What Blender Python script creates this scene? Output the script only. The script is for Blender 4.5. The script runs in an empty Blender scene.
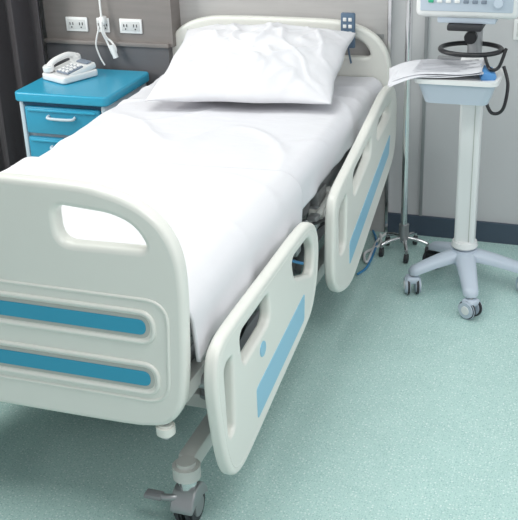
import bpy, bmesh, math, random
from mathutils import Vector, Matrix, noise
random.seed(3)
sc=bpy.context.scene
try: sc.view_settings.view_transform='Standard'
except Exception: pass

# ------------------------------------------------------------ materials
def mat(name,col,rough=.5,metal=0,bump=0,bscale=40,stretch=(1,1,1),var=0):
    m=bpy.data.materials.new(name);m.use_nodes=True
    nt=m.node_tree;b=nt.nodes['Principled BSDF']
    b.inputs['Base Color'].default_value=(*col,1)
    b.inputs['Roughness'].default_value=rough
    b.inputs['Metallic'].default_value=metal
    if bump or var:
        tc=nt.nodes.new('ShaderNodeTexCoord');mp=nt.nodes.new('ShaderNodeMapping')
        mp.inputs['Scale'].default_value=stretch
        n=nt.nodes.new('ShaderNodeTexNoise');n.inputs['Scale'].default_value=bscale;n.inputs['Detail'].default_value=5
        nt.links.new(tc.outputs['Object'],mp.inputs['Vector']);nt.links.new(mp.outputs[0],n.inputs['Vector'])
        if bump:
            bp=nt.nodes.new('ShaderNodeBump');bp.inputs['Strength'].default_value=bump;bp.inputs['Distance'].default_value=.01
            nt.links.new(n.outputs['Fac'],bp.inputs['Height']);nt.links.new(bp.outputs[0],b.inputs['Normal'])
        if var:
            r=nt.nodes.new('ShaderNodeValToRGB')
            r.color_ramp.elements[0].position=.3;r.color_ramp.elements[1].position=.7
            r.color_ramp.elements[0].color=(*[c*(1-var) for c in col],1)
            r.color_ramp.elements[1].color=(*[min(1,c*(1+var)) for c in col],1)
            nt.links.new(n.outputs['Fac'],r.inputs[0]);nt.links.new(r.outputs[0],b.inputs['Base Color'])
    return m

def floor_mat():
    m=bpy.data.materials.new('mint_vinyl');m.use_nodes=True
    nt=m.node_tree;b=nt.nodes['Principled BSDF'];L=nt.links.new
    tc=nt.nodes.new('ShaderNodeTexCoord')
    big=nt.nodes.new('ShaderNodeTexNoise');big.inputs['Scale'].default_value=9;big.inputs['Detail'].default_value=6
    L(tc.outputs['Object'],big.inputs['Vector'])
    r0=nt.nodes.new('ShaderNodeValToRGB')
    r0.color_ramp.elements[0].position=.3;r0.color_ramp.elements[1].position=.7
    r0.color_ramp.elements[0].color=(.475,.675,.635,1);r0.color_ramp.elements[1].color=(.505,.71,.668,1)
    L(big.outputs['Fac'],r0.inputs[0]);cur=r0.outputs[0]
    for sc_,th,col,w in((125,.25,(.24,.44,.43,1),.55),(90,.20,(.86,.94,.91,1),.6),(175,.27,(.30,.50,.53,1),.45)):
        v=nt.nodes.new('ShaderNodeTexVoronoi');v.voronoi_dimensions='2D';v.inputs['Scale'].default_value=sc_
        L(tc.outputs['Object'],v.inputs['Vector'])
        sep=nt.nodes.new('ShaderNodeSeparateColor');L(v.outputs['Color'],sep.inputs[0])
        ml=nt.nodes.new('ShaderNodeMath');ml.operation='MULTIPLY';ml.inputs[1].default_value=th*1.3
        L(sep.outputs[0],ml.inputs[0])
        lt=nt.nodes.new('ShaderNodeMath');lt.operation='LESS_THAN'
        L(v.outputs['Distance'],lt.inputs[0]);L(ml.outputs[0],lt.inputs[1])
        mu=nt.nodes.new('ShaderNodeMath');mu.operation='MULTIPLY';mu.inputs[1].default_value=w
        L(lt.outputs[0],mu.inputs[0])
        mx=nt.nodes.new('ShaderNodeMixRGB');mx.inputs[2].default_value=col
        L(mu.outputs[0],mx.inputs[0]);L(cur,mx.inputs[1]);cur=mx.outputs[0]
    L(cur,b.inputs['Base Color'])
    b.inputs['Roughness'].default_value=.26
    bp=nt.nodes.new('ShaderNodeBump');bp.inputs['Strength'].default_value=.05
    n=nt.nodes.new('ShaderNodeTexNoise');n.inputs['Scale'].default_value=60
    L(tc.outputs['Object'],n.inputs['Vector']);L(n.outputs['Fac'],bp.inputs['Height']);L(bp.outputs[0],b.inputs['Normal'])
    return m

CREAM=mat('cream_plastic',(.79,.795,.745),.33,bump=.02,bscale=200)
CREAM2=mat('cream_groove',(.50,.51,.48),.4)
BLUE=mat('blue_insert',(.03,.33,.51),.35)
LBLUE=mat('light_blue_insert',(.29,.56,.73),.35)
SHEET=mat('white_cotton',(.72,.72,.755),.85,bump=.28,bscale=9,stretch=(1,2.5,1))
SHEET2=mat('white_cotton_cover',(.725,.725,.755),.85,bump=.25,bscale=7,stretch=(2,1,1))
PILLOW=mat('pillow_cotton',(.75,.75,.78),.85,bump=.4,bscale=7)
MATT=mat('mattress_cover',(.60,.62,.66),.7)
FRAME=mat('painted_steel',(.64,.65,.62),.35)
UFRAME=mat('grey_painted_steel',(.26,.27,.28),.4)
GREY=mat('grey_steel',(.36,.37,.38),.35,.6)
DGREY=mat('dark_rubber',(.03,.03,.035),.5)
CHROME=mat('chrome',(.75,.75,.76),.18,1)
WHITE=mat('white_plastic',(.80,.81,.81),.35)
LGREY=mat('pale_blue_grey_plastic',(.53,.60,.69),.35)
CAB_BLUE=mat('cabinet_blue_laminate',(.03,.28,.44),.33)
CAB_BODY=mat('cabinet_pale_body',(.50,.58,.64),.4)
CAB_BLUE2=mat('cabinet_blue_top',(.032,.33,.51),.3)
CAB_DARK=mat('cabinet_gap',(.01,.06,.12),.6)
PAPER=mat('paper',(.68,.69,.73),.8,var=.03,bscale=30)
INK=mat('ink',(.35,.36,.4),.8)
BLACK=mat('black_plastic',(.015,.015,.018),.35)
WALL=mat('wall_paint',(.56,.565,.575),.6,bump=.03,bscale=120)
HEADW=mat('headwall_laminate',(.47,.46,.455),.5,var=.04,bscale=6,stretch=(1,1,12))
PIL_UP=mat('column_panel_taupe',(.225,.205,.195),.5,var=.05,bscale=5,stretch=(1,1,10))
PIL_LO=mat('column_panel_dark',(.12,.118,.125),.5,var=.05,bscale=8)
CURT=mat('dark_curtain_fabric',(.045,.04,.045),.9,bump=.2,bscale=80)
BASEB=mat('baseboard_blue_grey',(.06,.085,.12),.5)
CEIL=mat('ceiling_paint',(.8,.8,.8),.8)
SCREEN=mat('monitor_screen',(.01,.012,.02),.15)
GREEN=mat('green_button',(.05,.45,.25),.4)
PHONE_GREY=mat('phone_keypad_grey',(.20,.24,.30),.5)
CALLB=mat('pendant_blue_grey',(.10,.16,.24),.4)
BCABLE=mat('blue_cable',(.05,.25,.5),.4)

# ------------------------------------------------------------ helpers
def link(o,parent=None):
    bpy.context.collection.objects.link(o)
    if parent: o.parent=parent
    return o
def empty(name):
    e=bpy.data.objects.new(name,None);e.empty_display_size=.1;return link(e)
def finish(me,name,m,parent,smooth=True,autos=40):
    o=bpy.data.objects.new(name,me);me.name=name
    me.materials.clear();me.materials.append(m)
    if smooth:
        for p in me.polygons:p.use_smooth=True
        try: me.set_sharp_from_angle(angle=math.radians(autos))
        except Exception: pass
    return link(o,parent)
def box(name,c,s,m,parent=None,bev=.004,rot=None,seg=2,taper=None):
    bm=bmesh.new();bmesh.ops.create_cube(bm,size=1)
    for v in bm.verts:
        v.co=Vector((v.co.x*s[0],v.co.y*s[1],v.co.z*s[2]))
        if taper and v.co.z<0: v.co.x*=taper[0];v.co.y*=taper[1]
    if bev>0: bmesh.ops.bevel(bm,geom=bm.edges[:],offset=min(bev,min(s)*.45),segments=seg,profile=.5,affect='EDGES')
    M=Matrix.Translation(Vector(c))
    if rot: M=M@Matrix.Rotation(rot[2],4,'Z')@Matrix.Rotation(rot[1],4,'Y')@Matrix.Rotation(rot[0],4,'X')
    bm.transform(M);me=bpy.data.meshes.new(name);bm.to_mesh(me);bm.free()
    return finish(me,name,m,parent,True,50 if seg<2 else 35)
def cyl(name,p1,p2,r,m,parent=None,r2=None,n=28,bev=.0015):
    p1=Vector(p1);p2=Vector(p2);d=p2-p1;bm=bmesh.new()
    bmesh.ops.create_cone(bm,cap_ends=True,segments=n,radius1=r,radius2=r if r2 is None else r2,depth=d.length)
    if bev: 
        ed=[e for e in bm.edges if len(e.link_faces)==2 and any(len(f.verts)>4 for f in e.link_faces)]
        bmesh.ops.bevel(bm,geom=ed,offset=min(bev,d.length*.3),segments=2,affect='EDGES')
    bm.transform(Matrix.Translation((p1+p2)/2)@d.to_track_quat('Z','Y').to_matrix().to_4x4())
    me=bpy.data.meshes.new(name);bm.to_mesh(me);bm.free()
    return finish(me,name,m,parent)
def curve_mesh(cu,name,m,parent,M=None,smooth=True):
    t=bpy.data.objects.new('tmp',cu);bpy.context.collection.objects.link(t)
    bpy.context.view_layer.update()
    me=bpy.data.meshes.new_from_object(t.evaluated_get(bpy.context.evaluated_depsgraph_get()))
    bpy.data.objects.remove(t)
    if M is not None: me.transform(M)
    return finish(me,name,m,parent,smooth)
def catmull(P,n=8,closed=True):
    out=[];N=len(P);P=[Vector(p) for p in P]
    rng=range(N) if closed else range(N-1)
    for i in rng:
        g=lambda k:P[k%N] if closed else P[max(0,min(N-1,k))]
        a,b,c,d=g(i-1),g(i),g(i+1),g(i+2)
        for k in range(n):
            t=k/n;out.append(.5*((2*b)+(c-a)*t+(2*a-5*b+4*c-d)*t*t+(3*b-a-3*c+d)*t**3))
    if not closed: out.append(P[-1])
    return out
def tube(name,pts,r,m,parent=None,smooth=True,cyc=False,n=8):
    if smooth: pts=catmull(pts,n,cyc)
    cu=bpy.data.curves.new(name,'CURVE');cu.dimensions='3D';cu.bevel_depth=r;cu.bevel_resolution=4;cu.use_fill_caps=True
    s=cu.splines.new('POLY');s.points.add(len(pts)-1)
    for i,p in enumerate(pts): s.points[i].co=(*p,1)
    s.use_cyclic_u=cyc
    return curve_mesh(cu,name,m,parent)
def roundpoly(P,r,n=7):
    P=[Vector(p) for p in P];out=[];N=len(P)
    for i in range(N):
        a,b,c=P[i-1],P[i],P[(i+1)%N];ri=r[i] if isinstance(r,(list,tuple)) else r
        u=(a-b);w=(c-b);q=min(ri,u.length*.48,w.length*.48)
        s=b+u.normalized()*q;e=b+w.normalized()*q
        for k in range(n+1):
            t=k/n;out.append((1-t)**2*s+2*t*(1-t)*b+t*t*e)
    return out
MAPS={'y':Matrix(((1,0,0,0),(0,0,-1,0),(0,1,0,0),(0,0,0,1))),
      'x':Matrix(((0,0,1,0),(1,0,0,0),(0,1,0,0),(0,0,0,1))),
      'z':Matrix.Identity(4)}
def plate(name,loops,axis,pos,th,m,parent=None,bev=.006,res=3):
    cu=bpy.data.curves.new(name,'CURVE');cu.dimensions='2D';cu.fill_mode='BOTH'
    cu.extrude=max(th/2-bev,.0001);cu.bevel_depth=bev;cu.bevel_resolution=res;cu.offset=-bev
    for L in loops:
        s=cu.splines.new('POLY');s.points.add(len(L)-1)
        for i,p in enumerate(L): s.points[i].co=(p[0],p[1],0,1)
        s.use_cyclic_u=True
    off={'y':Vector((0,pos,0)),'x':Vector((pos,0,0)),'z':Vector((0,0,pos))}[axis]
    return curve_mesh(cu,name,m,parent,Matrix.Translation(off)@MAPS[axis])
def capsule(x0,x1,z0,z1,n=10):
    r=(z1-z0)/2;return roundpoly([(x0,z0),(x1,z0),(x1,z1),(x0,z1)],r*.98,n)
def ring(name,loop,axis,pos,r,m,parent):
    if axis=='y': pts=[(p[0],pos,p[1]) for p in loop]
    else: pts=[(pos,p[0],p[1]) for p in loop]
    return tube(name,pts,r,m,parent,smooth=False,cyc=True)
def torus_pts(c,r,axis,n=32,e=1):
    out=[]
    for i in range(n):
        a=2*math.pi*i/n
        if axis=='z': out.append((c[0]+r*math.cos(a),c[1]+r*e*math.sin(a),c[2]))
    return out

# ------------------------------------------------------------ room
WY=2.17
def slab(name,c,s,m): return box(name,c,s,m,None,bev=0)
slab('floor',(.4,-.4,-.05),(5.6,5.4,.1),floor_mat())
slab('wall_back',(.4,WY+.05,1.35),(5.6,.1,2.7),WALL)
slab('wall_left',(-2.45,-.4,1.35),(.1,5.4,2.7),WALL)
slab('ceiling',(.4,-.4,2.75),(5.6,5.4,.1),CEIL)
slab('trim_1',(.0,WY-.008,1.35),(.93,.016,2.7),HEADW)
slab('trim_2',(.475,WY-.012,1.35),(.012,.024,2.7),CHROME)
slab('trim_3',(.62,WY-.004,1.35),(.012,.010,2.7),GREY)
slab('trim_4',(.0,WY-.014,.86),(.90,.012,.02),GREY)
slab('baseboard_back',(.95,WY-.006,.045),(3.9,.012,.09),BASEB)
slab('wall_column',(-.745,WY-.055,1.75),(.61,.11,1.9),PIL_UP)
slab('wall_column_base',(-.755,WY-.06,.40),(.59,.12,.80),PIL_LO)
box('trim_5',(-.755,WY-.065,.808),(.60,.13,.018),PIL_UP,None,.003)

def curtain():
    bm=bmesh.new();nx=130;nz=14;V=[]
    for i in range(nx+1):
        x=-2.3+1.29*i/nx;row=[]
        for j in range(nz+1):
            z=.03+2.6*j/nz
            y=1.98+.035*math.sin(x*46+.5*math.sin(z*2))+.012*math.sin(x*97+1)
            row.append(bm.verts.new((x,y,z)))
        V.append(row)
    for i in range(nx):
        for j in range(nz): bm.faces.new((V[i][j],V[i+1][j],V[i+1][j+1],V[i][j+1]))
    me=bpy.data.meshes.new('curtain');bm.to_mesh(me);bm.free()
    o=finish(me,'curtain',CURT,None)
    s=o.modifiers.new('s','SOLIDIFY');s.thickness=.004
curtain()

# ------------------------------------------------------------ hospital bed
bed=empty('hospital_bed')
half=[(.2,1.012),(.32,1.0),(.40,.972),(.455,.925),(.485,.86),(.492,.78),(.488,.66),(.480,.54),(.465,.46),(.432,.412),(.38,.392),(.25,.385)]
def endboard(prefix,y,dz,face):
    out=[(x,z+dz) for x,z in half]+[(-x,z+dz) for x,z in reversed(half)]
    out=[p.to_2d() if hasattr(p,'to_2d') else p for p in catmull([(x,z,0) for x,z in out],6)]
    holes=[]
    for s in(1,-1):
        h=[(s*.185,.958+dz),(s*.33,.948+dz),(s*.385,.925+dz),(s*.418,.868+dz),(s*.185,.862+dz)]
        holes.append([(p[0],p[1]) for p in roundpoly([(a,b,0) for a,b in h],[.03,.06,.05,.03,.04])])
    plate(prefix+'_panel',[out]+holes,'y',y,.046,CREAM,bed,bev=.014,res=4)
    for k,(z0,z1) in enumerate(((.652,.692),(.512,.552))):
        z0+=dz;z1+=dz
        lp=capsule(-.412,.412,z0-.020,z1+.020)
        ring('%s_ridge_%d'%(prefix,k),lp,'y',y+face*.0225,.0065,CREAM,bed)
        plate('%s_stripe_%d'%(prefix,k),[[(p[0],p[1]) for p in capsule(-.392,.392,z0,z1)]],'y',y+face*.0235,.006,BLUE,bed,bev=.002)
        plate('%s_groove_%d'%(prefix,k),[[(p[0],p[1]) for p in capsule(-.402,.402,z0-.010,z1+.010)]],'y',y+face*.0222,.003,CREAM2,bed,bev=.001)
    lp=roundpoly([(-.44,.470+dz),(.435,.470+dz),(.452,.745+dz),(-.452,.745+dz)],.06)
    ring(prefix+'_emboss',lp,'y',y+face*.0215,.005,CREAM,bed)
endboard('footboard',-.005,0,-1)
endboard('headboard',2.115,-.08,-1)

box('mattress',(0,1.055,.635),(.91,2.03,.120),MATT,bed,.04,seg=5)
def drape(name,y0f,y1f,off,hemL,hemR,m,wr=.004,th=.004,nx=130,ny=200,wave=.006,seed=0,ra=1.0):
    bm=bmesh.new();r=.05;W=.462;ZT=.705;V=[]
    SL=(ZT-r)-hemL;SR=(ZT-r)-hemR;arc=r*math.pi/2;flat=2*(W-r)
    T=SL+arc+flat+arc+SR
    def path(s):
        if s<SL: return -W,hemL+s,-1,0
        s-=SL
        if s<arc:
            a=s/r;return -(W-r)-r*math.cos(a),ZT-r+r*math.sin(a),-math.cos(a),math.sin(a)
        s-=arc
        if s<flat: return -(W-r)+s,ZT,0,1
        s-=flat
        if s<arc:
            a=s/r;return (W-r)+r*math.sin(a),ZT-r+r*math.cos(a),math.sin(a),math.cos(a)
        s-=arc
        return W,ZT-r-s,1,0
    def ridge(p,k): return max(0,1-abs(noise.noise(p))*k)**2
    for i in range(nx+1):
        x,z,nxx,nz=path(T*i/nx);row=[]
        for j in range(ny+1):
            y0=y0f(x);y1=y1f(x);y=y0+(y1-y0)*j/ny
            n=noise.noise(Vector((x*3.2+seed,y*2.1,z*3)))*.6+noise.noise(Vector((x*5+y*2+seed,y*2.0-x*3,z*4)))*.4
            rd=ridge(Vector((x*2.4+y*2.0+seed*2,y*1.3-x*1.8,1.3)),6)
            rd+=.7*ridge(Vector((x*1.0-y*3.2+seed,y*.9+x*.9,5.3)),7)
            h=off+wr*(n+.45)+ra*wr*rd*(.3+nz)*.65
            dep=max(0,(ZT-r-z)/.1)
            h+=wave*dep*(.7+math.sin(y*17+seed*3)+.5*math.sin(y*41+seed))
            zz=z+nz*h
            if dep>0: zz+=.008*math.sin(y*9+seed)*dep
            row.append(bm.verts.new((x+nxx*h,y,zz)))
        V.append(row)
    for i in range(nx):
        for j in range(ny): bm.faces.new((V[i][j],V[i+1][j],V[i+1][j+1],V[i][j+1]))
    me=bpy.data.meshes.new(name);bm.to_mesh(me);bm.free()
    o=finish(me,name,m,bed,True,180)
    s=o.modifiers.new('s','SOLIDIFY');s.thickness=th;s.offset=1
    return o
drape('fitted_sheet',lambda x:.70,lambda x:2.085,-.001,.60,.592,SHEET,.009,wave=.005,seed=1,ra=1.15)
drape('cover_sheet',lambda x:.035,lambda x:.865+.07*x+.004*math.sin(x*9),.015,.60,.565,SHEET2,.005,.010,wave=.009,seed=5,ra=1.1)

def pillow():
    P=empty('pillow')
    FL,FR,BR,BL=[Vector(p) for p in((-.285,1.43,.755),(.405,1.53,.755),(.37,2.03,.900),(-.36,2.04,.885))]
    N=90;bm=bmesh.new()
    nrm=((FR-FL).cross(BL-FL)).normalized()
    for side in(1,-1):
        G=[]
        for i in range(N+1):
            u=-1+2*i/N;row=[]
            for j in range(N+1):
                v=-1+2*j/N
                uu=u*(1-.05*(1-v*v)+.012*math.sin(v*7+1)*(1-v*v));vv=v*(1-.05*(1-u*u)+.012*math.sin(u*8)*(1-u*u))
                a=(uu+1)/2;b=(vv+1)/2
                p=(FL*(1-a)+FR*a)*(1-b)+(BL*(1-a)+BR*a)*b
                f=max(0,(1-abs(u)**2.4))**.6*max(0,(1-abs(v)**2.4))**.6
                w=noise.noise(Vector((u*2.3,v*2.3,side*3.)))*.018+noise.noise(Vector((u*5,v*5+u*3,side*7.)))*.009
                cr=max(0,1-abs(noise.noise(Vector((u*2+v*1.2,v*1.5-u,4.2))))*5)**2*.013
                cr+=max(0,1-abs(noise.noise(Vector((u*3-v*2,v*1.0+u,8.2))))*6)**2*.009
                ang=math.atan2(1-abs(v),1-abs(u));cr+=.008*math.sin(ang*14)*(abs(u*v))**1.3
                h=.102*f+(w+cr)*f if side>0 else .050*f
                p=p+nrm*side*h
                row.append(bm.verts.new(p))
            G.append(row)
        for i in range(N):
            for j in range(N):
                q=(G[i][j],G[i+1][j],G[i+1][j+1],G[i][j+1])
                bm.faces.new(q if side>0 else q[::-1])
    bmesh.ops.remove_doubles(bm,verts=bm.verts[:],dist=.0004)
    me=bpy.data.meshes.new('pillow_body');bm.to_mesh(me);bm.free()
    finish(me,'pillow_body',PILLOW,P,True,180)
pillow()

def slot(P,r): return [(p[0],p[1]) for p in roundpoly([(a,b,0) for a,b in P],r)]
def rail(prefix,xp,out,holes,ins,dz=0,side=1):
    sh=lambda L:[(a,b+dz) for a,b in L]
    o=[(p[0],p[1]) for p in catmull([(a,b,0) for a,b in sh(out)],6)]
    hs=[slot(sh(h),r) for h,r in holes]
    plate(prefix+'_panel',[o]+hs,'x',xp,.034,CREAM,bed,bev=.011,res=4)
    for sx in(1,-1): plate(prefix+'_insert_%d'%(sx>0),[slot(sh(ins),.012)],'x',xp+sx*.0165,.004,LBLUE,bed,bev=.001)
    c=Vector((sum(p[0] for p in o)/len(o),sum(p[1] for p in o)/len(o)))
    lp=[]
    for k,p in enumerate(o):
        t=(Vector(o[(k+1)%len(o)])-Vector(o[k-1])).normalized();n=Vector((-t.y,t.x))
        if n.dot(c-Vector(p))<0:n=-n
        lp.append(Vector(p)+n*.022)
    for sx in(1,-1): ring(prefix+'_emboss_%d'%(sx>0),lp,'x',xp+sx*.0145,.0035,CREAM,bed)
LO=[(.0,.50),(.012,.57),(.05,.605),(.14,.618),(.42,.622),(.72,.625),(.81,.607),(.86,.56),(.872,.49),(.85,.40),(.80,.33),(.72,.295),(.45,.24),(.22,.192),(.13,.185),(.07,.215),(.035,.29),(.012,.40)]
LH=[([(.065,.33),(.105,.33),(.12,.54),(.06,.54)],.025),([(.185,.47),(.40,.49),(.40,.575),(.17,.57)],.03),([(.62,.51),(.80,.44),(.82,.52),(.77,.58),(.60,.58)],.03)]
LI=[(.27,.255),(.70,.335),(.71,.42),(.27,.35)]
UP=[(1.035,.34),(1.04,.46),(1.06,.56),(1.12,.60),(1.30,.635),(1.60,.695),(1.80,.735),(1.92,.725),(1.98,.66),(1.985,.55),(1.955,.45),(1.86,.39),(1.60,.295),(1.36,.205),(1.25,.185),(1.13,.215),(1.06,.27)]
UH=[([(1.11,.36),(1.19,.36),(1.21,.55),(1.11,.53)],.03),([(1.30,.50),(1.55,.57),(1.56,.64),(1.29,.59)],.03),([(1.64,.59),(1.86,.62),(1.88,.68),(1.65,.66)],.03)]
UI=[(1.24,.27),(1.84,.475),(1.86,.55),(1.24,.355)]
rail('side_rail_a',.53,LO,LH,LI);rail('side_rail_b',.53,UP,UH,UI)
rail('side_rail_c',-.508,LO,LH,LI,-.10);rail('side_rail_d',-.508,UP,UH,UI,-.18)
cyl('rail_label',(.546,.33,.44),(.5495,.33,.44),.022,LBLUE,bed)

for s in(1,-1):
    box('upper_frame_side_%d'%(s>0),(s*.40,1.06,.50),(.04,2.02,.05),UFRAME,bed,.008)
    box('base_side_%d'%(s>0),(s*.385,1.0,.165),(.05,1.72,.055),FRAME,bed,.010)
    for y in(.22,.72,1.20,1.80):
        lowz=.40 if y<1 else .38
        e=.512 if s>0 else .492
        tube('rail_arm_%d_%d'%(s>0,int(y*100)),[(s*.40,y,.48),(s*.455,y,.485),(s*(e-.012),y+.01,.45),(s*e,y+.015,lowz if s>0 else lowz-.06)],.013,GREY,bed)
        cyl('rail_pivot_%d_%d'%(s>0,int(y*100)),(s*.42,y-.0,.47),(s*.475,y,.47),.024,FRAME,bed)
        box('rail_bracket_%d_%d'%(s>0,int(y*100)),(s*.435,y+.05,.52),(.03,.10,.05),GREY,bed,.006)
    cyl('lift_arm_a_%d'%(s>0),(s*.33,.42,.19),(s*.33,.80,.48),.018,UFRAME,bed)
    cyl('lift_arm_b_%d'%(s>0),(s*.33,1.30,.19),(s*.33,1.75,.48),.018,UFRAME,bed)
    cyl('lift_arm_c_%d'%(s>0),(s*.36,.95,.20),(s*.36,1.30,.48),.015,FRAME,bed)
    cyl('corner_bumper_%d'%(s>0),(s*.408,-.005,.362),(s*.408,-.005,.395),.024,CREAM,bed,bev=.006)
    cyl('corner_bumper_pin_%d'%(s>0),(s*.408,-.005,.352),(s*.408,-.005,.41),.010,GREY,bed)
for y in(.06,.55,1.05,1.55,2.06): box('cross_bar_%d'%int(y*100),(0,y,.50),(.80,.04,.04),UFRAME,bed,.006)
for y in(.46,1.86): box('base_cross_%d'%int(y*100),(0,y,.165),(.80,.05,.05),FRAME,bed,.008)
for x in(-.2,.2): 
    for k,y in enumerate((.04,2.08)): box('board_bracket_%d_%d'%(x>0,k),(x*1.8,y,.47),(.04,.06,.10),GREY,bed,.005)
box('platform',(0,1.06,.553),(.86,2.0,.025),UFRAME,bed,.006)
box('base_cover',(0,1.15,.20),(.66,1.10,.06),UFRAME,bed,.015)
cyl('actuator',(0,.55,.30),(0,1.35,.36),.03,GREY,bed)
box('control_box',(.0,.9,.42),(.22,.30,.10),DGREY,bed,.01)
tube('bed_cable',[(.1,1.0,.38),(.25,1.1,.30),(.3,1.4,.26),(.34,1.8,.21)],.006,BLACK,bed)
tube('bed_cable_b',[(.41,.20,.46),(.44,.40,.40),(.43,.60,.43),(.44,.80,.38),(.43,1.0,.44)],.006,BLACK,bed)
tube('bed_cable_c',[(.43,.85,.46),(.47,.95,.40),(.46,1.08,.36),(.44,1.20,.42),(.46,1.32,.46)],.005,BCABLE,bed)
tube('bed_cable_d',[(.43,1.0,.50),(.48,1.15,.47),(.46,1.35,.44),(.47,1.55,.50),(.44,1.75,.48)],.006,BLACK,bed)
tube('gear_linkage',[(.44,.15,.50),(.45,.45,.46),(.45,.75,.47),(.45,1.05,.50)],.010,CHROME,bed)
tube('gear_linkage_b',[(.455,1.0,.46),(.46,1.3,.50),(.46,1.6,.52),(.455,1.9,.54)],.011,FRAME,bed)
for k,y in enumerate((.32,.50,.62,.90,1.02,1.12,1.32,1.50,1.64)): box('linkage_block_%d'%k,(.455,y,.475+.02*(y>1.2)),(.035,.05,.045),GREY if k%2 else FRAME,bed,.006)
box('foot_strut',(.43,.10,.46),(.05,.14,.05),FRAME,bed,.008)
cyl('foot_lock',(.43,.14,.44),(.485,.14,.44),.022,GREY,bed)

def bed_caster(k,x,y,sw):
    r=.052
    for d in(-.016,.016):
        cyl('wheel_%d_%d'%(k,d>0),(x+d-.011,y,r),(x+d+.011,y,r),r,DGREY,bed,bev=.006)
        cyl('wheel_hub_%d_%d'%(k,d>0),(x+d*1.7-.004,y,r),(x+d*1.7+.004,y,r),.030,GREY,bed)
    hood=[(y-.056,.060),(y-.048,.090),(y-.02,.115),(y+.02,.115),(y+.048,.09),(y+.056,.06),(y+.02,.07),(y-.02,.07)]
    plate('wheel_hood_%d'%k,[[ (p[0],p[1]) for p in catmull([(a,b,0) for a,b in hood],5)]],'x',x,.066,GREY,bed,bev=.006)
    cyl('caster_stem_%d'%k,(x,y,.105),(x,y,.145),.026,CHROME,bed)
    cyl('caster_cap_%d'%k,(x,y,.132),(x,y,.192),.038,FRAME,bed,bev=.012)
    tube('brake_pedal_%d'%k,[(x,y-.01,.090),(x-.03,y-.04,.096),(x-.075,y-.045,.095)],.010,GREY,bed)
    box('pedal_pad_%d'%k,(x-.08,y-.045,.098),(.05,.03,.014),UFRAME,bed,.004)
bed_caster(0,.395,.12,0);bed_caster(1,-.395,.12,0);bed_caster(2,.405,1.86,0);bed_caster(3,-.405,1.86,0)

pc=empty('bed_remote_control')
box('body',(.325,2.066,.90),(.058,.020,.14),CALLB,pc,.006)
for i in range(4):
    for j in range(2): box('key_%d_%d'%(i,j),(.314+.022*j,2.055,.945-.027*i),(.014,.006,.014),WHITE,pc,.002)
tube('cord',[(.325,2.068,.83),(.328,2.074,.80),(.335,2.076,.765)],.004,CALLB,pc)

# ------------------------------------------------------------ bedside cabinet
cab=empty('bedside_cabinet')
x0,x1,y0,y1=-.958,-.562,1.63,2.02
cx,cy=(x0+x1)/2,(y0+y1)/2
plate('top',[[(p[0],p[1]) for p in roundpoly([(x0-.014,y0-.018,0),(x1+.020,y0-.018,0),(x1+.020,y1+.01,0),(x0-.014,y1+.01,0)],.03)]],'z',.680,.040,CAB_BLUE2,cab,bev=.008)
box('carcass',(cx,cy+.008,.375),(x1-x0-.01,y1-y0-.02,.57),CAB_BODY,cab,.006)
for s,xx in((0,x0+.010),(1,x1-.010)):
    box('corner_post_%d'%s,(xx,y0+.012,.36),(.022,.03,.60),CAB_BODY,cab,.010)
    box('rear_post_%d'%s,(xx,y1-.015,.36),(.026,.03,.60),CAB_BODY,cab,.008)
box('gap_under_top',(cx,y0+.012,.652),(x1-x0-.03,.02,.020),CAB_DARK,cab,.002)
for k,(za,zb) in enumerate(((.525,.640),(.385,.510),(.10,.37))):
    box('drawer_front_%d'%k,(cx,y0+.004,(za+zb)/2),(x1-x0-.052,.026,zb-za),CAB_BLUE,cab,.008)
    box('drawer_lip_%d'%k,(cx,y0-.004,zb-.012),(x1-x0-.08,.026,.012),CAB_BLUE2,cab,.005)
    hx=.06
    tube('handle_%d'%k,[(cx-hx,y0-.008,zb-.035),(cx-hx+.01,y0-.028,zb-.04),(cx+hx-.01,y0-.028,zb-.04),(cx+hx,y0-.008,zb-.035)],.006,CAB_BODY,cab)
for i,(a,b) in enumerate(((x0+.03,y0+.04),(x1-.03,y0+.04),(x0+.03,y1-.04),(x1-.03,y1-.04))):
    cyl('castor_%d'%i,(a-.01,b,.03),(a+.01,b,.03),.03,DGREY,cab);cyl('castor_stem_%d'%i,(a,b,.05),(a,b,.10),.008,GREY,cab)

# telephone
tel=empty('telephone')
before=set(bpy.data.objects)
plate('phone_base',[[(p[0],p[1]) for p in roundpoly([(-.085,-.10,0),(.085,-.10,0),(.085,.10,0),(-.085,.10,0)],.02)]],'z',.018,.032,WHITE,tel,bev=.008)
box('phone_wedge',(0,.02,.040),(.160,.15,.03),WHITE,tel,.01,rot=(.18,0,0))
box('phone_keypad',(.03,-.02,.050),(.085,.09,.008),PHONE_GREY,tel,.002,rot=(.18,0,0))
for i in range(4):
    for j in range(3): box('key_%d%d'%(i,j),(.004+.026*j,-.054+.022*i,.0505+.004*i),(.017,.013,.008),WHITE,tel,.002,rot=(.18,0,0))
box('phone_display',(.03,.062,.068),(.08,.03,.006),PHONE_GREY,tel,.002,rot=(.18,0,0))
tube('handset_grip',[(-.053,-.075,.060),(-.053,-.04,.080),(-.053,.03,.092),(-.053,.075,.082)],.014,WHITE,tel)
cyl('handset_ear',(-.053,.075,.086),(-.053,.08,.052),.026,WHITE,tel,bev=.006)
cyl('handset_mouth',(-.053,-.078,.068),(-.053,-.075,.038),.026,WHITE,tel,bev=.006)
coil=[]
for i in range(240):
    t=i/239;a=t*2*math.pi*26
    bx=-.06-.06*math.sin(t*math.pi);by=-.09+.13*t
    coil.append((bx+.006*math.cos(a),by,.010+.006*math.sin(a)+.0))
tube('phone_coil_cord',coil,.0018,WHITE,tel,smooth=False)
M=Matrix.Translation((-.838,1.860,.700))@Matrix.Rotation(-.42,4,'Z')@Matrix.Scale(.93,4)
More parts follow.
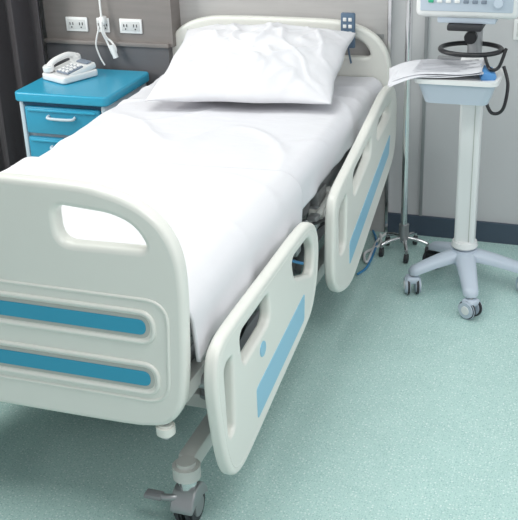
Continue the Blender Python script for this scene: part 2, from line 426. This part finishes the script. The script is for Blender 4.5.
for o in set(bpy.data.objects)-before:
    o.data.transform(M)
OI=mat('outlet_inset',(.62,.63,.63),.4)
def outlet(x,z,kind=0,y=WY-.11,w=.105,h=.062):
    o=empty('wall_outlet')
    box('plate',(x,y-.004,z),(w,.008,h),WHITE,o,.003)
    box('inset',(x,y-.0085,z),(w*.8,.003,h*.66),OI,o,.001)
    for s in(-1,1):
        for d in(-.007,.007): box('slot_%d_%d'%(s,d>0),(x+s*w*.22+d,y-.0105,z+.003),(.003,.003,.012),BLACK,o,0)
        cyl('earth_%d'%s,(x+s*w*.22,y-.009,z-.012),(x+s*w*.22,y-.0115,z-.012),.003,BLACK,o,bev=0)
outlet(-.890,.885);outlet(-.630,.885);outlet(-.762,.885,w=.06)
outlet(1.02,.905,y=WY,w=.12,h=.08)
nc=empty('nurse_call_cord')
Y=WY-.12;D=.088
sh=lambda L:[(a+D,b,c) for a,b,c in L]
box('plug',(-.838+D,Y-.016,.91),(.026,.03,.035),WHITE,nc,.005)
tube('cable_a',sh([(-.838,Y-.03,.91),(-.832,Y-.045,.87),(-.820,Y-.03,.82),(-.805,Y-.035,.79),(-.80,Y-.03,.77),(-.785,Y-.03,.775),(-.782,Y-.03,.795),(-.80,Y-.025,.82),(-.83,Y-.03,.86),(-.842,Y-.02,.99),(-.842,Y-.01,1.15)]),.0045,WHITE,nc)
tube('call_button',sh([(-.800,Y-.033,.81),(-.79,Y-.035,.78),(-.782,Y-.035,.755)]),.012,WHITE,nc)
tube('cable_b',sh([(-.85,Y-.02,.90),(-.868,Y-.03,.84),(-.875,Y-.03,.80),(-.86,Y-.03,.75),(-.84,Y-.035,.72)]),.0035,WHITE,nc)

# ------------------------------------------------------------ IV pole
iv=empty('iv_pole');px,py=.590,1.965
cyl('pole_lower',(px,py,.05),(px,py,1.10),.0135,CHROME,iv);cyl('pole_upper',(px,py,1.0),(px,py,1.95),.009,CHROME,iv)
cyl('pole_clamp',(px,py,1.06),(px,py,1.12),.020,BLACK,iv);cyl('pole_collar',(px,py,.06),(px,py,.13),.021,GREY,iv)
for i in range(5):
    a=math.radians(72*i+0);e=(px+.10*math.cos(a),py+.10*math.sin(a))
    tube('leg_%d'%i,[(px,py,.070),(px+.06*math.cos(a),py+.06*math.sin(a),.064),(e[0],e[1],.052)],.008,CHROME,iv)
    cyl('leg_wheel_%d'%i,(e[0]-.008,e[1],.02),(e[0]+.008,e[1],.02),.02,DGREY,iv);cyl('leg_stem_%d'%i,(e[0],e[1],.03),(e[0],e[1],.056),.006,GREY,iv)
for s in(-1,1): tube('hook_%d'%s,[(px,py,1.93),(px+s*.06,py,1.95),(px+s*.11,py,1.94),(px+s*.12,py,1.97)],.005,CHROME,iv)

fc=empty('floor_cable')
tube('cable_1',[(.46,2.10,.012),(.48,2.0,.008),(.44,1.90,.008),(.47,1.82,.008),(.46,2.02,.008),(.48,2.12,.01)],.006,WHITE,fc)
tube('cable_2',[(.42,2.13,.012),(.45,2.06,.008),(.47,1.97,.008),(.48,1.78,.008),(.46,1.70,.008)],.005,BCABLE,fc)

# ------------------------------------------------------------ monitor stand
st=empty('monitor_stand');SX,SY=.875,1.72
angs=[(.69,1.60),(.945,1.46),(.725,1.865),(.86,1.955),(1.13,1.72)]
cyl('hub',(SX,SY,.105),(SX,SY,.175),.062,LGREY,st,r2=.045,bev=.012)
for i,(ex,ey) in enumerate(angs):
    d=Vector((ex-SX,ey-SY,0));Ln=d.length;d.normalize();nrm=Vector((-d.y,d.x,0))
    bm=bmesh.new();rings=[];K=14
    for k in range(K+1):
        t=k/K;c=Vector((SX,SY,0))+d*(Ln*t+ .0)
        zt=.165-.055*t**1.4;w=.040-.014*t;zb=zt-.038+.008*t
        if k==K: w*=.6;zt-=.008;zb+=.004
        prof=[(-w,zb),(-w,(zt+zb)/2+.004),(-w*.6,zt-.003),(0,zt),(w*.6,zt-.003),(w,(zt+zb)/2+.004),(w,zb)]
        rings.append([bm.verts.new(c+nrm*a+Vector((0,0,b))) for a,b in prof])
    for k in range(K):
        for q in range(7): bm.faces.new((rings[k][q],rings[k][(q+1)%7],rings[k+1][(q+1)%7],rings[k+1][q]))
    bm.faces.new(rings[-1]);bm.faces.new(rings[0][::-1])
    bmesh.ops.recalc_face_normals(bm,faces=bm.faces[:])
    me=bpy.data.meshes.new('leg_%d'%i);bm.to_mesh(me);bm.free();finish(me,'leg_%d'%i,LGREY,st,True,60)
    cen=Vector((ex,ey,0))-d*.012;a=math.radians([20,60,-30,10,40][i]);ax=Vector((math.cos(a),math.sin(a),0))
    cyl('caster_stem_%d'%i,cen+Vector((0,0,.06)),cen+Vector((0,0,.10)),.010,GREY,st)
    wc=cen+Vector((0,0,.037))
    dark=i in(2,3)
    for s in(-1,1):
        cyl('caster_wheel_%d_%d'%(i,s>0),wc+ax*s*.010,wc+ax*s*.030,.037,DGREY if dark else LGREY,st,bev=.006)
        cyl('caster_tyre_%d_%d'%(i,s>0),wc+ax*s*.013,wc+ax*s*.024,.0372,DGREY,st,bev=.002)
        cyl('caster_hub_%d_%d'%(i,s>0),wc+ax*s*.029,wc+ax*s*.033,.017,DGREY if dark else WHITE,st,bev=.001)
    box('caster_hood_%d'%i,wc+Vector((0,0,.024)),(.054,.052,.030),BLACK if dark else LGREY,st,.012,rot=(0,0,a),seg=3)
plate('column',[[(p[0],p[1]) for p in roundpoly([(SX-.038,SY-.03,0),(SX+.038,SY-.03,0),(SX+.038,SY+.03,0),(SX-.038,SY+.03,0)],.014)]],'z',.50,.66,WHITE,st,bev=.003)
box('column_seam',(SX+.018,SY-.0305,.50),(.003,.002,.62),CREAM2,st,0)
cyl('column_foot',(SX,SY,.17),(SX,SY,.20),.052,WHITE,st,r2=.045,bev=.006)
box('mount_block',(SX,SY,.86),(.09,.07,.10),WHITE,st,.012)
cyl('mount_post',(SX,SY,.88),(SX,SY,1.01),.026,GREY,st)
cyl('mount_knob',(SX-.01,SY-.05,.980),(SX-.01,SY-.02,.980),.022,BLACK,st)
box('mount_plate',(SX-.03,SY-.01,1.017),(.12,.12,.022),DGREY,st,.006)
tube('push_handle',torus_pts((SX-.005,SY-.06,.945),.105,'z',32,.85),.0085,BLACK,st,smooth=False,cyc=True)
bx,by=.845,1.60
def bin_(name,cx,cy,z0,z1,w,d,tp,th,m,parent):
    bm=bmesh.new()
    def rr(w,d,z,r): return [bm.verts.new((cx+p[0],cy+p[1],z)) for p in roundpoly([(-w/2,-d/2,0),(w/2,-d/2,0),(w/2,d/2,0),(-w/2,d/2,0)],r,5)]
    A=rr(w*tp,d*tp,z0,.03);B=rr(w,d,z1,.03);B2=rr(w-2*th,d-2*th,z1,.026);A2=rr(w*tp-2*th,d*tp-2*th,z0+th,.026)
    n=len(A)
    for P,Q in((A,B),(B,B2),(B2,A2)):
        for i in range(n): bm.faces.new((P[i],P[(i+1)%n],Q[(i+1)%n],Q[i]))
    bm.faces.new(A[::-1]);bm.faces.new(A2)
    bmesh.ops.recalc_face_normals(bm,faces=bm.faces[:])
    me=bpy.data.meshes.new(name);bm.to_mesh(me);bm.free();return finish(me,name,m,parent,True,35)
bin_('basket',bx,by,.785,.865,.27,.19,.80,.005,LGREY,st)
bin_('basket_rim',bx,by,.858,.874,.285,.205,1.0,.012,WHITE,st)
box('basket_arm',(SX,SY-.05,.82),(.06,.10,.05),WHITE,st,.008)
box('basket_contents',(bx+.07,by,.845),(.09,.13,.04),BLACK,st,.01)
box('basket_box',(bx+.095,by-.02,.882),(.05,.09,.03),mat('blue_pack',(.10,.30,.62),.4),st,.006,rot=(.1,.3,.3))
tube('side_cable',[(.99,1.62,.90),(1.01,1.60,.84),(1.0,1.58,.76),(.96,1.60,.74),(.93,1.62,.79)],.006,BLACK,st)
tube('probe_cable',[(.92,1.66,.92),(.95,1.56,.905),(.975,1.60,.90),(.99,1.66,.95)],.006,BLACK,st)
# ------------------------------------------------------------ monitor
mo=empty('patient_monitor')
mcx,mcy=.848,1.72
box('shell',(mcx,mcy,1.200),(.350,.13,.305),WHITE,mo,.022,seg=4)
box('bezel',(mcx,mcy-.063,1.205),(.315,.012,.265),LGREY,mo,.005)
box('screen',(mcx,mcy-.0695,1.240),(.285,.004,.17),SCREEN,mo,.001)
box('shell_foot',(mcx,mcy,1.040),(.20,.10,.022),LGREY,mo,.005)
for i in range(7): box('button_%d'%i,(mcx-.12+.03*i,mcy-.071,1.108),(.018,.006,.012),GREEN if i==0 else (PHONE_GREY if i>3 else WHITE),mo,.002)
cyl('dial',(mcx+.11,mcy-.070,1.108),(mcx+.11,mcy-.088,1.108),.016,LGREY,mo)
box('side_port',(mcx-.176,mcy,1.15),(.006,.06,.10),LGREY,mo,.002)
# papers
pa=empty('paper_sheets')
def paper(name,cx,cy,z,w,d,rot,curl,m=PAPER,seed=0,droop=.05,x_off=0):
    bm=bmesh.new();N=24;V=[]
    for i in range(N+1):
        row=[]
        for j in range(N+1):
            u=-1+2*i/N;v=-1+2*j/N
            X=x_off+u*w/2;Y=v*d/2
            q=X/.15
            Z=(curl*max(0,q-.3)**2*.8)-(droop*max(0,-q-.25)**2 if q<0 else 0)-.012*max(0,-v-.3)*max(0,-q+.3)+.004*noise.noise(Vector((q*1.5+seed,v*1.5,0)))
            c,s=math.cos(rot),math.sin(rot)
            row.append(bm.verts.new((cx+X*c-Y*s,cy+X*s+Y*c,z+Z)))
        V.append(row)
    for i in range(N):
        for j in range(N): bm.faces.new((V[i][j],V[i+1][j],V[i+1][j+1],V[i][j+1]))
    me=bpy.data.meshes.new(name);bm.to_mesh(me);bm.free();o=finish(me,name,m,pa,True,180)
    s=o.modifiers.new('s','SOLIDIFY');s.thickness=.0012
paper('sheet_1',.765,1.60,.885,.32,.21,.12,.03,droop=.035)
paper('sheet_2',.755,1.605,.890,.31,.215,.22,.03,seed=3,droop=.05)
paper('sheet_3',.775,1.605,.895,.30,.20,.05,.03,seed=6,droop=.04)
for k in range(9):
    w=.16+.02*(k%3)
    bm=bmesh.new();V=[]
    for i in range(13):
        X=-.09+w*i/12;q=X/.15;yy=1.530+.018*k
        z=.8995+(.03*max(0,q-.3)**2*.8)-(.04*max(0,-q-.25)**2 if q<0 else 0)
        V.append([bm.verts.new((.785+X,yy+.05*X+o,z)) for o in(0,.005)])
    for i in range(12): bm.faces.new((V[i][0],V[i+1][0],V[i+1][1],V[i][1]))
    me=bpy.data.meshes.new('print_line_%d'%k);bm.to_mesh(me);bm.free();finish(me,'print_line_%d'%k,INK,pa)
box('clip',(.80,1.70,.90),(.10,.02,.012),GREY,pa,.003)

# ------------------------------------------------------------ lights
w=bpy.data.worlds.new('w');sc.world=w;w.use_nodes=True
w.node_tree.nodes['Background'].inputs[0].default_value=(.95,.965,1,1);w.node_tree.nodes['Background'].inputs[1].default_value=.62
def area(name,loc,size,power,col=(1,1,1),target=None,sy=None):
    l=bpy.data.lights.new(name,'AREA');l.energy=power;l.size=size;l.color=col
    if sy: l.shape='RECTANGLE';l.size_y=sy
    o=bpy.data.objects.new(name,l);o.location=loc
    if target: o.rotation_euler=(Vector(target)-Vector(loc)).to_track_quat('-Z','Y').to_euler()
    return link(o)
area('ceiling_lamp',(-.2,.9,2.65),1.4,22,(1,.99,.97),sy=1.0)
area('ceiling_lamp.001',(1.6,-.6,2.65),1.2,30,(1,.99,.97),sy=1.0)
area('added_side_light',(-2.3,.7,1.60),1.5,58,(1,.98,.95),(.1,1.4,.6),sy=1.1)  # added raking light from the left to show sheet wrinkles; no window modelled
area('added_side_light.001',(3.0,.6,1.7),2.0,12,(.95,.98,1),(.6,1.0,.5),sy=1.6)  # weak cool light added on the open right side, no window there

# ------------------------------------------------------------ camera
yaw,pitch,roll,f=-.3536,.4363,-.0414,1024.
F=Vector((math.sin(yaw)*math.cos(pitch),math.cos(yaw)*math.cos(pitch),-math.sin(pitch)))
R=Vector((math.cos(yaw),-math.sin(yaw),0));U=R.cross(F)
c,s=math.cos(roll),math.sin(roll);R2=c*R+s*U;U2=-s*R+c*U
cam=bpy.data.cameras.new('camera');co=bpy.data.objects.new('camera',cam);link(co)
cam.sensor_width=36;cam.lens=f*36/520
Mx=Matrix((( R2.x,U2.x,-F.x,1.37),(R2.y,U2.y,-F.y,-1.90),(R2.z,U2.z,-F.z,1.81),(0,0,0,1)))
co.matrix_world=Mx;cam.clip_start=.05
sc.camera=co
